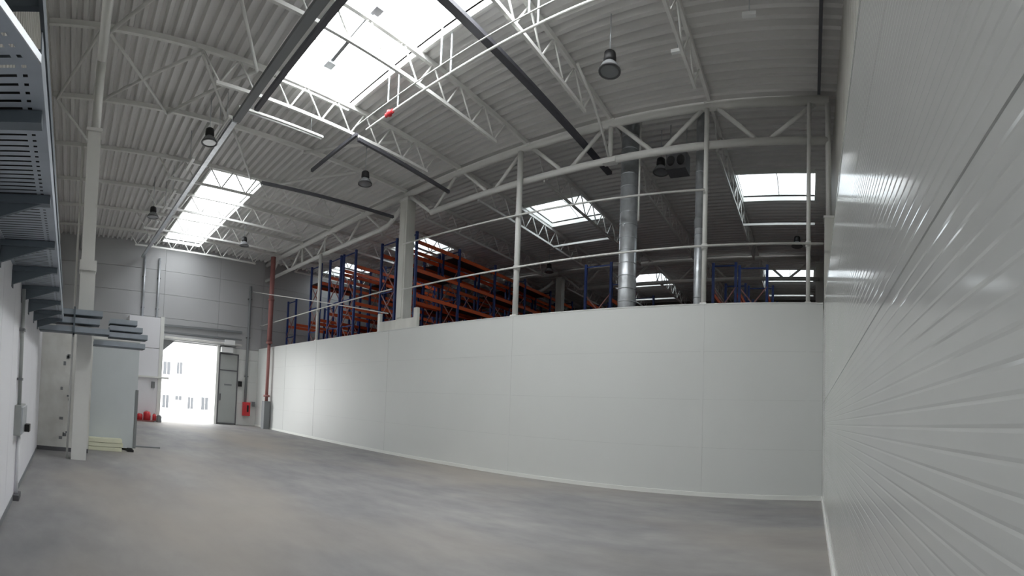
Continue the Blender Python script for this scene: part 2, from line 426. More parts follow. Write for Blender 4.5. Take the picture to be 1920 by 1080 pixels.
c = thing('concrete_column', (-14.5, 12.25, 0), 'pale concrete column rising behind the white partition', 'column')
MB().box(-14.72, -14.28, 12.02, 12.46, 0, 8.25).build('shaft', CONC, c)
MB().box(-14.62, -14.38, 12.0, 12.02, 4.4, 7.9).build('raised_band', CONC, c)
MB().box(-14.76, -14.24, 11.99, 12.5, 8.25, 8.33).build('cap_plate', STEEL, c)
k = thing('concrete_collar', (-14.5, 12.1, 4.02), 'low concrete upstand with two short stubs at the concrete column foot', 'collar')
MB().box(-15.55, -13.45, 11.86, 12.0, 4.02, 4.32).build('upstand', CONC, k)
MB().box(-15.70, -15.55, 11.86, 12.0, 4.02, 4.62).build('stub', TRIM, k)
MB().box(-13.45, -13.25, 11.86, 12.0, 4.02, 4.62).build('stub', CONC, k)

c = thing('wall_column', (.42, YT, 0), 'pale column against the end wall at the partition corner', 'column')
MB().box(.33, .58, 12.0, 12.25, 0, 5.85).build('shaft', CONC, c)
MB().box(.30, .60, 11.99, 12.27, 5.85, 5.9).build('cap_plate', STEEL, c)
MB().tube((.44, 12.12, 5.9), (.40, 12.12, 8.4), .075, 12).build('post', STEEL, c)
tag(MB().box(.12, .20, -.5, 11.9, ZD - .16, ZD - .02).build('edge_purlin', DGREY), 'dark edge purlin along the end wall under the deck', 'purlin')

# posts of the open frame above the partition, with horizontal ties
for i, (x, z1, r) in enumerate(((-.09, 8.3, .055), (-2.81, 8.3, .065), (-8.76, 8.3, .095), (-20.9, 7.62, .075))):
    lab = ('slim white post nearest the end wall above the partition', 'white post beside the narrow duct above the partition',
           'thick white post between concrete column and wide duct', 'white post before the far racks above the partition')[i]
    p = thing('frame_post', (x, YT - .16, 4.02), lab, 'post')
    MB().tube((x, YT - .16, 4.02), (x, YT - .16, z1), r, 12).build('shaft', STEEL, p)
    MB().box(x - r - .02, x + r + .02, YT - .16 - r - .02, YT - .16 + r + .02, 4.02, 4.05).build('base_plate', STEEL, p)
    MB().tube((x, YT - .16, 5.2), (x, YT - .16, 5.32), r + .02, 12).build('clamp', STEEL, p)
for (x0, x1, z0, z1, lab) in ((-14.2, .3, 5.26, 5.24, 'lower white tie rod crossing the posts above the partition'),
                              (-14.2, -2.8, 6.72, 6.46, 'upper white tie rod from concrete column past the wide duct'),
                              (-28.0, -14.8, 5.2, 5.35, 'white tie rod between concrete column and far wall')):
    tag(MB().tube((x0, YT - .30, z0), (x1, YT - .30, z1), .024, 8).build('tie_rod', STEEL), lab, 'tie rod')
tag(MB().path([(-28.1, YC - .62, 6.95), (-25.0, YC - .62, 6.36), (-14.9, YC - .08, 4.55)], .02, 6).build('guy_wire', STEEL), 'thin pale stay falling from far wall to concrete column', 'wire')

# ================================================================== MAIN TRUSSES
def truss(xa, xb, y, label, tops, first_up):
    zt, zb = 8.45, 7.57
    t = thing('roof_truss', ((xa + xb) / 2, y, zb), label, 'truss')
    MB().tube((xa, y, zt), (xb, y, zt), .105, 14).build('top_chord', STEEL, t)
    return t, zt, zb
def webs(t, y, segs, r=.055):
    for p, q in segs: MB().tube((p[0], y, p[1]), (q[0], y, q[1]), r, 8).build('web', STEEL, t)
for y in (YT, 24.0):
    far = y > 20
    t, zt, zb = truss(-14.45, .42, y, 'white tube roof truss over the ' + ('racks between columns in the hall behind' if far else 'partition from concrete column to end wall'), None, 1)
    MB().tube((-13.0, y, zb), (.42, y, zb), .085, 14).build('bottom_chord', STEEL, t)
    seg = [((-14.3, zt - .05), (-13.0, zb))]
    tops = NODES[0:5]
    for i, x in enumerate(tops[1:], 1):
        m0 = x + 1.46; m1 = x - 1.46
        seg.append(((x + .12, zt), (m0 - .12, zb)))
        seg.append(((x - .12, zt), (m1 + .12 if m1 > -13 else -12.9, zb)))
    seg.append(((.15, zt), (-1.31 + .12, zb)))
    webs(t, y, seg)
    webs(t, y, [((NODES[2], zt), (NODES[2], zb))], .07)
    for x in tops[1:]:
        MB().box(x - .14, x + .14, y - .13, y + .13, zt + .06, ZD - .14).build('seat', STEEL, t)
    MB().box(NODES[2] - .2, NODES[2] + .2, y - .10, y + .10, zb - .08, zb + .03).build('gusset', STEEL, t)
    t, zt, zb = truss(XF + .05, -14.45, y, 'white tube roof truss over the ' + ('racks towards the far wall in the hall behind' if far else 'partition from concrete column to far wall'), None, 1)
    MB().path([(XF + .05, y, zb + .06), (-16.2, y, zb + .06), (-15.6, y, zb + .12), (-15.1, y, zb + .34), (-14.8, y, zb + .5)], .085, 12).build('bottom_chord', STEEL, t)
    seg = []
    for x in NODES[6:]:
        if x + 1.46 < -15.8: seg.append(((x + .12, zt), (x + 1.34, zb + .06)))
        if x - 1.46 > XF: seg.append(((x - .12, zt), (x - 1.34, zb + .06)))
    webs(t, y, seg)
    webs(t, y, [((NODES[7] - .5, zt), (NODES[7] - .5, zb + .06)), ((NODES[8], zt), (NODES[8], zb + .06))], .06)
    for x in NODES[6:]:
        MB().box(x - .14, x + .14, y - .13, y + .13, zt + .06, ZD - .14).build('seat', STEEL, t)
for x in (-14.5, .42):
    k = thing('concrete_column', (x, 24.2, 0), 'concrete column deep among the racks' if x < -1 else 'column on the end wall behind the racks', 'column')
    MB().box(x - .2, x + .2, 24.12, 24.5, 0, 8.26).build('shaft', CONC, k)
    MB().box(x - .24, x + .18 if x > 0 else x + .24, 24.08, 24.5, 8.26, 8.3).build('cap_plate', STEEL, k)

# ================================================================== LATTICE JOISTS (along y, one per node)
ZJ, DJ = ZD - .06, .62
web_dn = MB().tube((0, 0, 0), (0, .5, -DJ), .024, 6).mesh('web_falling', STEEL)
web_up = MB().tube((0, 0, -DJ), (0, .5, 0), .024, 6).mesh('web_rising', STEEL)
JL = {1: 'at the end wall', 2: 'above the black and glass high bay lamp', 3: 'crossing under the large skylight', 4: 'at the near end of the large skylight',
      5: 'over the concrete column', 6: 'at the start of the far skylight', 7: 'crossing the far skylight', 8: 'in the middle of the far skylight', 9: 'close to the far wall'}
for bi, (y0, y1) in enumerate(((YL, YT - .02), (YT + .02, 23.98), (24.02, YB))):
    for k, x in enumerate(NODES[1:], 1):
        lab = 'white lattice roof joist ' + ({2: 'over the wide duct end', 3: 'crossing under the large skylight', 4: 'at the lower edge of the large skylight'}.get(k, JL[k]) if bi == 0
              else JL.get(k, '').join(['', '']) and 'behind the partition truss, line ' + ('over the narrow duct', 'over the wide duct', 'at the thick post', 'at the skylight over the racks', 'at the concrete column', 'over the middle racks', 'over the far racks', 'over the last rack', 'by the far wall')[k - 1]
              if bi == 1 else 'deep over the racks, line ' + ('by the end wall', 'past the double rack', 'at the rear skylight', 'at the rear skylight edge', 'at the rear column', 'over the middle racks', 'over the far racks', 'over the last rack', 'by the far wall')[k - 1])
        if bi == 0 and k == 1: lab = 'white lattice roof joist next to the end wall beside the slim posts'
        t = thing('lattice_joist', (x, (y0 + y1) / 2, ZJ), lab, 'joist', 'lattice joists under the roof deck')
        MB().box(x - .045, x + .045, y0, y1, ZJ - .055, ZJ + .05).build('top_chord', STEEL, t)
        if bi == 0 and k == 5: continue      # plain purlin on the column line
        b0, b1 = (3.4, 11.0) if bi == 0 else (y0 + 1.1, y1 - 1.1)
        n = int((b1 - b0) // 1.0); b1 = b0 + n
        MB().box(x - .035, x + .035, b0 - .1, b1 + .1, ZJ - DJ - .035, ZJ - DJ + .035).build('bottom_chord', STEEL, t)
        MB().tube((x, b0, ZJ - DJ), (x, b0 - .5, ZJ), .024, 6).build('web', STEEL, t)
        MB().tube((x, b1, ZJ - DJ), (x, b1 + .5, ZJ), .024, 6).build('web', STEEL, t)
        for i in range(n):
            yy = b0 + i - t.location.y
            place(web_up, 'web', t, (0, yy, 0)); place(web_dn, 'web', t, (0, yy + .5, 0))
# ties between joist bottom chords beside the skylights of the hall behind
for (x0, x1, y, lab) in ((NODES[1], NODES[0], 18.4, 'white cross tie below the skylight nearest the end wall'), (NODES[4], NODES[3], 18.6, 'white cross tie below the skylight beside the wide duct'),
                         (NODES[1], NODES[0], 28.9, 'white cross tie below the rear skylight by the end wall'), (NODES[4], NODES[3], 28.9, 'white cross tie below the rear skylight behind the duct')):
    tag(MB().bar((x0 + .03, y, ZJ - DJ), (x1 - .03, y, ZJ - DJ), .07, .07).build('cross_tie', STEEL), lab, 'tie')

# horizontal roof bracing near the square column
BR = [((NODES[4], .55), (NODES[5], 2.6)), ((NODES[5], .45), (NODES[4], 2.9)), ((NODES[4], 2.9), (NODES[5], 4.7)), ((NODES[5], 2.6), (NODES[4], 4.4)),
      ((NODES[4], .55), (NODES[3], 2.6)), ((NODES[5], -.8), (NODES[4], .35)), ((NODES[5], -.8), (NODES[6], .5)), ((NODES[4], 4.4), (NODES[3], 2.6)),
      ((NODES[5], 7.4), (NODES[4], 9.6)), ((NODES[5], 9.6), (NODES[6], 7.6)), ((NODES[5], 4.8), (NODES[6], 6.6))]
BL = ['falling brace from the square column top', 'rising brace crossing beside the square column', 'second brace from the column bay toward the skylight', 'short brace meeting the strip light',
      'near brace from column top towards the camera bay', 'short brace between side wall and column top', 'small brace beyond the column at the side wall', 'near brace running to the skylight tray',
      'brace beyond the skylight near the high bay lamp', 'brace over the truss near the concrete column', 'brace between the two skylights']
for (p, q), lab in zip(BR, BL):
    tag(MB().tube((p[0], p[1], ZJ - .10), (q[0], q[1], ZJ - .10), .042, 8).build('roof_brace', STEEL), 'pale tube ' + lab, 'brace', 'roof bracing tubes')
tag(MB().path([(-5.69, YT - .12, 7.62), (-5.6, 11.3, 7.95), (-5.5, 10.5, 8.2), (-5.45, 9.6, 8.40)], .035, 8).build('fly_brace', STEEL), 'slender curved strut from truss gusset up to the joist', 'brace')

# ================================================================== CEILING SERVICES
def tray(name, pts, w, m, lab, cat='cable tray'):
    t = thing(name, pts[0], lab, cat)
    for p, q in zip(pts[:-1], pts[1:]):
        MB().bar(p, q, w, .02).build('base', m, t)
        d = (Vector(q) - Vector(p)).normalized(); s = d.cross(Vector((0, 0, 1))).normalized() * (w / 2)
        for g in (-1, 1):
            o = s * g + Vector((0, 0, .03))
            MB().bar(Vector(p) + o, Vector(q) + o, .015, .08).build('side_rail', m, t)
    return t
tray('ceiling_cable_tray', [(-6.62, 3.2, 8.05), (-6.60, 9.0, 8.08), (-6.58, 14.0, 8.12)], .17, DGREY, 'dark cable tray crossing the large skylight to the truss')
tray('ceiling_cable_tray', [(-2.9, 4.32, 7.78), (-12.6, 4.26, 7.78)], .20, PIPEG, 'wide dark cable tray beside the large skylight')
tray('ceiling_cable_tray', [(-2.9, 4.66, 7.80), (-11.9, 4.58, 7.80)], .11, DGREY, 'slim dark cable tray hugging the large skylight edge')
tray('ceiling_cable_tray', [(-12.7, 4.24, 7.80), (-27.9, 4.0, 7.80)], .14, GALV, 'narrow grey cable tray beside the far skylight')
tray('ceiling_cable_tray', [(-11.25, 7.45, 7.80), (-14.0, 7.5, 7.80)], .06, DGREY, 'dark cable tray turning off between the two skylights')
tray('ceiling_cable_tray', [(-11.34, 7.56, 7.74), (-11.66, 11.7, 7.74)], .08, DGREY, 'dark cable tray leading to the concrete column head')
tray('ceiling_cable_tray', [(-15.75, 6.4, 7.76), (-15.0, 11.9, 7.76)], .08, DGREY, 'dark cable tray crossing before the far skylight')
for i, (y, z, r, lab) in enumerate(((7.52, 7.83, .024, 'white sprinkler pipe with red valve beside the large skylight'), (7.2, 7.82, .014, 'thin pale conduit along the large skylight edge'))):
    p = thing('ceiling_pipe', (-7, y, z), lab, 'pipe')
    MB().tube((-10.9, y, z), (.3, y, z), r, 8).build('pipe', TRIM, p)
    for x in (-9.5, -7.6, -5.2, -3.0, -1.0):
        MB().box(x - .02, x + .02, y - .01, y + .01, z, ZD).build('hanger', GALV, p)
    if i == 0:
        MB().lathe([(0, -.07), (.07, -.05), (.08, 0), (.07, .05), (0, .07)], (-9.85, y, z), 12).build('valve', RED, p)
        MB().tube((-10.0, y, z), (-9.7, y, z), .05, 10).build('valve_flange', RED, p)
s = thing('skylight_actuator', (-9.4, 6.05, ZD + .1), 'grey opening rod hanging across the large skylight', 'actuator')
MB().bar((-10.5, 6.08, ZD + .12), (-8.6, 6.03, ZD + .16), .09, .06).build('rod', PIPEG, s)
MB().box(-10.75, -10.5, 5.95, 6.2, ZD + .04, ZD + .16).build('foot', GALV, s)
MB().box(-8.62, -8.4, 5.93, 6.13, ZD + .06, ZD + .2).build('motor', FRAMEG, s)
t = thing('strip_light', (-12.3, 5.6, 7.95), 'long white fluorescent strip light below the joists', 'lamp')
MB().box(-12.36, -12.24, 4.2, 6.9, 7.93, 7.98).build('housing', TRIM, t)
MB().tube((-12.30, 4.25, 7.91), (-12.30, 6.85, 7.91), .02, 8).build('tube', SIGNW, t)
for y in (4.6, 6.5): MB().tube((-12.3, y, 7.98), (-12.3, y, ZD), .008, 6).build('hanger', GALV, t)
t = thing('strip_light', (-13.1, 4.15, 7.9), 'short white strip light beside the grey cable tray', 'lamp')
MB().bar((-12.7, 4.12, 7.9), (-14.0, 4.10, 7.9), .12, .07).build('housing', TRIM, t)
MB().tube((-12.75, 4.12, 7.85), (-13.95, 4.10, 7.85), .02, 8).build('tube', SIGNW, t)
for x in (-13.0, -13.7): MB().tube((x, 4.11, 7.93), (x, 4.11, ZD), .008, 6).build('hanger', GALV, t)
for i in range(5):
    x = (-15.2, -17.9, -19.4, -21.6, -24.0)[i]
    t = thing('strip_light', (x, 3.9, 7.95), ('first', 'second', 'third', 'fourth', 'last')[i] + ' small white strip light along the grey cable tray beyond the square column', 'lamp', 'strip lights by the far tray')
    MB().bar((x, 3.72, 7.80), (x - .9, 3.70, 7.80), .1, .06).build('housing', TRIM, t)
    MB().tube((x - .45, 3.71, 7.82), (x - .45, 3.71, ZD + .1), .01, 6).build('hanger', GALV, t)

LAMPS = [(-4.26, 8.92, 7.72, 'black high bay lamp with large glass reflector near the wide duct'),
         (-13.6, 3.78, 7.72, 'high bay lamp near the square column'),
         (-13.05, 9.06, 7.72, 'high bay lamp hanging before the concrete column'),
         (-22.05, 8.2, 7.72, 'high bay lamp beside the far skylight on the rack side'),
         (-19.66, 3.17, 7.5, 'high bay lamp beside the far skylight on the wall side'),
         (-4.5, 13.2, 7.72, 'high bay lamp between the two ducts behind the truss'),
         (-.62, 19.6, 7.72, 'high bay lamp below the skylight nearest the end wall'),
         (-13.0, 20.6, 7.72, 'high bay lamp over the racks behind the thick post')]
for x, y, z, lab in LAMPS:
    t = thing('high_bay_lamp', (x, y, z), lab, 'lamp')
    MB().lathe([(0, .20), (.10, .20), (.125, .18), (.14, .05), (.12, .0), (0, 0)], (x, y, z), 18).build('housing', BLACK, t)
    MB().lathe([(.12, .01), (.17, -.03), (.215, -.09), (.23, -.13)], (x, y, z), 24).build('reflector', PRISM, t)
    MB().lathe([(.23, -.12), (.245, -.125), (.245, -.15), (.20, -.152), (.20, -.13)], (x, y, z), 24).build('rim', RIM, t)
    MB().lathe([(0, -.14), (.20, -.14)], (x, y, z), 24).build('lens', PRISM, t)
    MB().tube((x, y, z + .20), (x, y, ZD + .118), .012, 6).build('hanger', GALV, t)
for x, y, lab in ((-2.95, 9.6, 'white smoke detector bar under the deck by the big lamp'), (-1.28, 8.95, 'small white detector under the deck near the end wall')):
    t = thing('ceiling_detector', (x, y, 8.1), lab, 'detector')
    MB().box(x - .14, x + .14, y - .04, y + .04, 8.08, 8.14).build('head', SIGNW, t)
    MB().tube((x, y, 8.14), (x, y, ZD + .05), .008, 6).build('stem', GALV, t)
for x, y, z, lab in ((-3.9, 13.0, 7.62, 'dark fan unit behind the truss beside the narrow duct'),):
    t = thing('fan_unit', (x, y, z), lab, 'fan')
    MB().box(x - .3, x + .3, y - .25, y + .25, z - .2, z + .25).build('casing', FRAMEG, t)
    for dx in (-.15, .15):
        MB().tube((x + dx, y - .27, z), (x + dx, y - .25, z), .12, 16).build('grille', BLACK, t)
    for dx in (-.25, .25): MB().tube((x + dx, y, z + .25), (x + dx, y, ZD), .012, 6).build('hanger', GALV, t)

# ventilation ducts rising behind the partition
for x, y, r, z1, lab in ((-5.32, 12.75, .265, ZD, 'wide galvanised spiral duct rising behind the partition'), (-3.12, 12.62, .135, ZD, 'narrow galvanised duct rising beside the white post')):
    t = thing('ventilation_duct', (x, y, 0), lab, 'duct')
    MB().tube((x, y, 0), (x, y, z1), r, 28).build('pipe', GALV, t)
    n = int(z1 / (.30 if r > .2 else 1.3))
    for i in range(1, n):
        z = z1 * i / n
        if z > 3.9: MB().lathe([(r, -.012), (r + .010, -.008), (r + .010, .008), (r, .012)], (x, y, z), 28).build('seam', GALV, t)
    if r < .2:
        MB().lathe([(r, -.12), (r + .015, -.1), (r + .015, .1), (r, .12)], (x, y, 6.0), 28).build('coupling', PIPEG, t)
tag(MB().tube((-4.93, 12.55, 6.2), (-4.93, 12.55, ZD + .118), .03, 8).build('drop_rod', STEEL), 'thin white rod hanging beside the wide duct', 'rod')

# ================================================================== PALLET RACKS BEHIND THE PARTITION
def rack(x0, x1, y0, nb, bay, H, levels, lab, shelf=True):
    t = thing('pallet_rack', (x0, y0, 0), lab, 'rack', 'pallet racks behind the partition')
    up_m = MB().box(-.05, .05, -.05, .05, 0, H).mesh('upright', BLUE)
    beam_m = MB().box(-.025, .025, 0, bay, -.065, .065).mesh('beam', ORANGE)
    W = x1 - x0
    hb = MB().bar((0, 0, 0), (W, 0, 0), .03, .04).mesh('frame_strut', BLUE)
    db = MB().bar((0, 0, 0), (W, 0, 1.1), .03, .045).mesh('frame_brace', BRACE)
    sh = MB().box(.03, W - .03, .06, bay - .06, -.015, .015).mesh('shelf', SHELF)
    for i in range(nb + 1):
        y = i * bay
        place(up_m, 'upright', t, (0, y, 0)); place(up_m, 'upright', t, (W, y, 0))
        z = .3; f = 0
        while z + 1.1 < H:
            if z > 2.6:
                place(hb, 'frame_strut', t, (0, y, z))
                place(db, 'frame_brace', t, (0, y - .035, z)); place(db, 'frame_brace', t, (W, y + .035, z), (0, 0, math.pi))
            z += 1.1; f = 1 - f
        place(hb, 'frame_strut', t, (0, y, H - .1))
        if i < nb:
            for z in levels:
                place(beam_m, 'beam', t, (0, y, z)); place(beam_m, 'beam', t, (W, y, z))
                if shelf and z > 3.5 and (i + int(z)) % 2 == 0: place(sh, 'shelf', t, (0, y, z + .08))
    return t
rack(-16.4, -15.3, 13.5, 5, 2.75, 7.75, (3.7, 5.5, 6.4, 7.4), 'blue and orange pallet rack right behind the concrete column')
rack(-17.75, -16.65, 13.5, 5, 2.75, 7.75, (3.7, 5.5, 7.3), 'pallet rack backing onto the rack behind the concrete column')
rack(-21.95, -20.85, 13.2, 5, 2.75, 7.78, (3.7, 5.4, 7.0), 'pallet rack backing onto the middle aisle rack')
rack(-20.6, -19.5, 13.2, 5, 2.75, 7.78, (3.7, 5.6, 7.1), 'blue and orange pallet rack between two dark rack aisles')
rack(-24.0, -22.9, 13.2, 4, 2.75, 7.8, (3.7, 5.2, 6.9), 'blue and orange pallet rack behind the far white post')
rack(-27.3, -26.2, 13.4, 3, 2.75, 6.6, (3.7, 5.3), 'lower pallet rack standing by the far wall')
rack(-12.6, -11.5, 24.8, 2, 2.75, 7.0, (2.0, 4.3, 6.2), 'pallet rack in the depth behind the thick white post')
rack(-9.45, -8.25, 18.0, 4, 2.75, 6.9, (2.0, 4.0, 5.6), 'blue framed pallet rack beside the wide duct')
rack(-3.85, -2.95, 18.0, 4, 2.75, 6.6, (2.0, 4.0, 5.6), 'pallet rack whose end shows beside the narrow duct')
rack(-2.80, -1.72, 18.0, 4, 2.75, 6.5, (2.0, 4.0, 5.6), 'pallet rack whose braced end shows next to the slim post')

# ================================================================== FAR END: PIPES, DOORS
p = thing('fire_main', (-26.0, 11.6, 0), 'faded red fire main standing before the partition near the door', 'pipe')
MB().tube((-26.0, 11.6, 1.3), (-26.0, 11.6, 4.2), .10, 14).build('lower_pipe', REDBR, p)
MB().tube((-26.0, 11.6, 4.2), (-26.0, 11.6, 8.40), .15, 14).build('upper_pipe', REDBR, p)
for z in (1.6, 4.2, 6.3): MB().tube((-26.0, 11.6, z - .05), (-26.0, 11.6, z + .05), .19, 14).build('flange', REDBR, p)
MB().box(-26.2, -25.8, 11.4, 11.78, 0, 1.35).build('guard', PIPEG, p)
p = thing('grey_riser', (XF + .12, 11.05, 1.2), 'grey riser pipe on the far wall above the red cabinet', 'pipe')
MB().tube((XF + .12, 11.05, 1.2), (XF + .12, 11.05, 7.2), .085, 12).build('pipe', PIPEG, p)
for z in (2.5, 4.5, 6.5): MB().box(XF + .002, XF + .16, 10.93, 11.17, z, z + .06).build('bracket', FRAMEG, p)
p = thing('fire_cabinet', (XF + .1, 11.15, .55), 'small red fire cabinet on the far wall below the grey riser', 'cabinet')
MB().box(XF + .002, XF + .24, 10.92, 11.38, .5, 1.2).build('body', RED, p)
MB().box(XF + .24, XF + .26, 10.96, 11.34, .54, 1.16).build('door', RED, p)
MB().box(XF + .26, XF + .275, 11.14, 11.26, .7, 1.05).build('window', BLACK, p)
tag(MB().box(XF + .001, XF + .1, 11.55, 11.75, 1.0, 1.25).box(XF + .1, XF + .13, 11.6, 11.7, 1.05, 1.2).build('push_button_box', PIPEG), 'small grey switch box between red cabinet and fire main', 'switch')
for y, z0, lab in ((4.2, 4.9, 'grey downpipe on far wall above the white enclosure'), (5.1, 4.0, 'slim pale pipe on far wall left of the dock door')):
    p = thing('wall_pipe', (XF + .1, y, z0), lab, 'pipe')
    MB().tube((XF + .1, y, z0), (XF + .1, y, 7.9), .07, 10).build('pipe', GALV, p)
    for z in (5.4, 6.9): MB().box(XF, XF + .12, y - .1, y + .1, z, z + .05).build('bracket', FRAMEG, p)

# dock door: frame, header gear, rolled curtain, lamp box
d1 = bpy.data.objects.new('door_1', None); col.objects.link(d1); d1.location = (XF, (DOOR[0] + DOOR[1]) / 2, 0); struct(d1, 'open dock door with header gear in the far wall', 'door')
MB().box(XF, XF + .10, DOOR[0] - .16, DOOR[0], 0, DOOR[2] + .1).build('jamb', TRIM, d1)
MB().box(XF, XF + .10, DOOR[1], DOOR[1] + .16, 0, DOOR[2] + .1).build('jamb', TRIM, d1)
MB().box(XF + .002, XF + .34, DOOR[0] - .1, DOOR[1] + 1.2, DOOR[2] + .05, DOOR[2] + .32).build('header_box', CLAD, d1)
MB().tube((XF + .45, DOOR[0] + .1, DOOR[2] + .15), (XF + .45, DOOR[1] + 1.5, DOOR[2] + .15), .05, 10).build('shaft', STEEL, d1)
MB().bar((XF + .1, DOOR[0] - .2, DOOR[2] + .75), (XF + .1, DOOR[1] + 1.6, DOOR[2] + .85), .08, .10).build('track', PIPEG, d1)
MB().bar((XF + .1, DOOR[0] - .2, DOOR[2] + .42), (XF + .1, DOOR[1] + 1.6, DOOR[2] + .46), .06, .07).build('track', PIPEG, d1)
MB().prism([(XF + .02, DOOR[0], DOOR[2] - .55), (XF + .02, DOOR[0], DOOR[2] + .08), (XF + .02, DOOR[0] + .85, DOOR[2] + .08)], (.06, 0, 0)).build('gusset', PIPEG, d1)
MB().box(XF + .36, XF + .55, DOOR[1] + .35, DOOR[1] + 1.0, DOOR[2] + .10, DOOR[2] + .34).build('motor_box', SIGNW, d1)
MB().box(XF, XF + .4, DOOR[1] + .2, DOOR[1] + .95, DOOR[2] - .28, DOOR[2] - .02).build('motor_box', SIGNW, d1)
# grey side door right of the opening
d2 = bpy.data.objects.new('door_2', None); col.objects.link(d2); d2.location = (XF, 9.9, 0); struct(d2, 'pale grey personnel door beside the dock opening', 'door')
MB().box(XF + .001, XF + .10, 9.20, 9.27, 0, 3.62).build('frame_post', FRAMEG, d2)
MB().box(XF + .001, XF + .10, 10.42, 10.49, 0, 3.62).build('frame_post', FRAMEG, d2)
MB().box(XF + .001, XF + .10, 9.27, 10.42, 3.55, 3.62).build('frame_head', FRAMEG, d2)
MB().box(XF + .002, XF + .06, 9.27, 10.42, 2.78, 3.55).build('transom_panel', DOORG, d2)
MB().box(XF + .001, XF + .09, 9.27, 10.42, 2.72, 2.78).build('transom_bar', FRAMEG, d2)
lf = MB().box(XF + .002, XF + .07, 9.27, 10.42, .03, 2.72).build('leaf', DOORG, d2)
MB().box(XF + .07, XF + .085, 9.27, 10.42, .03, .08).build('kick_rail', FRAMEG, lf)
MB().box(XF + .07, XF + .11, 9.32, 9.40, 1.2, 1.55).build('handle', FRAMEG, lf)
MB().box(XF + .07, XF + .08, 9.6, 10.1, 1.98, 2.06).build('plate', PIPEG, lf)
tag(MB().box(XF + .001, XF + .12, 10.55, 10.78, 1.98, 2.25).box(XF + .12, XF + .2, 10.6, 10.73, 2.03, 2.2).build('door_closer_box', BLACK), 'small black control box right of the grey door', 'control box')

# building across the yard
fb = thing('facade_building', (-62, 14, -1.2), 'bright white building across the yard seen through the door', 'building')
MB().box(-70, -60.2, -6, 36, -1.2, 16).build('wall', FACADE, fb)
MB().box(-60.35, -60.1, -6, 36, 1.35, 1.5).build('string_course', CLAD, fb)
for y, z, w, h in ((12.55, 3.8, 1.1, 1.5), (14.25, 3.9, .9, 1.4), (12.6, .3, 1.0, 1.5), (14.3, .75, 1.0, .6), (15.95, .3, .9, 1.4), (17.9, .35, 1.1, 1.5)):
    f = MB().box(-60.2, -60.08, y - w / 2, y + w / 2, z - h / 2, z + h / 2).build('window', TRIM, fb)
    MB().box(-60.08, -60.06, y - w / 2 + .08, y - .03, z - h / 2 + .08, z + h / 2 - .08).build('pane', GLASSD, f)
    MB().box(-60.08, -60.06, y + .03, y + w / 2 - .08, z - h / 2 + .08, z + h / 2 - .08).build('pane', GLASSD, f)
g = thing('yard_fence', (-52, 14, -1.2), 'thin pale railing in the yard before the white building', 'fence')
for y in (11.0, 13.4, 15.8): MB().box(-52.03, -51.97, y - .03, y + .03, -1.2, -.3).build('post', CLAD, g)
for z in (-.35, -.75): MB().box(-52.02, -51.98, 10.5, 16.4, z, z + .04).build('rail', CLAD, g)

# ================================================================== LEFT WALL: CABLE TRAYS
ZT = 2.66
t = thing('perforated_cable_tray', (-6, -.5, ZT), 'wide perforated galvanised cable tray along the white lining', 'cable tray')
mb = MB()
def edge(x): return -.20 if x < -2.1 else -.20 - (x + 2.1) * .42
x = -11.0
while x < -1.0:
    L = .066; e0 = edge(x); e1 = edge(x + L); yi = YP + .01
    # strip with two rows of slots: long transverse slot in the middle, short ones at the side
    a0, a1 = x, x + L; s0, s1 = x + .022, x + .042
    rows = [(yi, .06), (None, None)]
    f = lambda t_, xx: yi + (edge(xx) - yi) * t_
    def quad(xa, xb, t0, t1):
        mb._add([(xa, f(t0, xa), ZT), (xb, f(t0, xb), ZT), (xb, f(t1, xb), ZT), (xa, f(t1, xa), ZT)], [(0, 1, 2, 3)])
    quad(a0, s0, 0, 1); quad(s1, a1, 0, 1)
    for t0, t1 in ((0, .05), (.80, .85), (.89, 1)): quad(s0, s1, t0, t1)
    x += L
mb.build('perforated_base', TRAYM, t)
MB().prism([(-11.0, -.20, ZT), (-2.1, -.20, ZT), (-2.1, -.20, ZT + .11), (-11.0, -.20, ZT + .11)], (0, .006, 0)).build('side_rail', TRAYM, t)
MB().prism([(-2.1, -.20, ZT), (-1.0, edge(-1.0), ZT), (-1.0, edge(-1.0), ZT + .03), (-2.1, -.20, ZT + .03)], (0, .006, 0)).build('side_rail', GALV, t)
MB().box(-11.0, XR - .05, YP + .004, YP + .01, ZT, ZT + .11).build('side_rail', TRAYM, t)
tag(MB().box(-11.0, -2.3, YP + .03, -.24, ZT + .03, ZT + .07).box(-2.3, -1.0, YP + .03, -.55, ZT + .03, ZT + .07).build('cable_bundle', CABLE), 'dark layer of cables lying in the perforated tray', 'cables')
for i, x in enumerate((-2.5, -3.62, -4.8, -5.9, -7.1, -8.3, -9.5, -10.6)):
    k = thing('tray_bracket', (x, YP, ZT - .3), ('first', 'second', 'third', 'fourth', 'fifth', 'sixth', 'last')[i - 1] + ' dark slate bracket below the perforated tray after the channel bar' if i else 'dark channel bar across the near end of the perforated tray', 'bracket', None if i == 0 else 'tray brackets along the white lining')
    MB().box(x - .04, x + .04, YP, -.21, ZT - .055, ZT - .004).build('arm', TRAYD, k)
    if i:
        MB().prism([(x - .02, YP, ZT - .05), (x - .02, -.26, ZT - .05), (x - .02, YP, ZT - .19)], (.04, 0, 0)).build('gusset', TRAYD, k)
        MB().box(x - .06, x + .06, YP, YP + .012, ZT - .22, ZT - .05).build('back_plate', TRAYD, k)
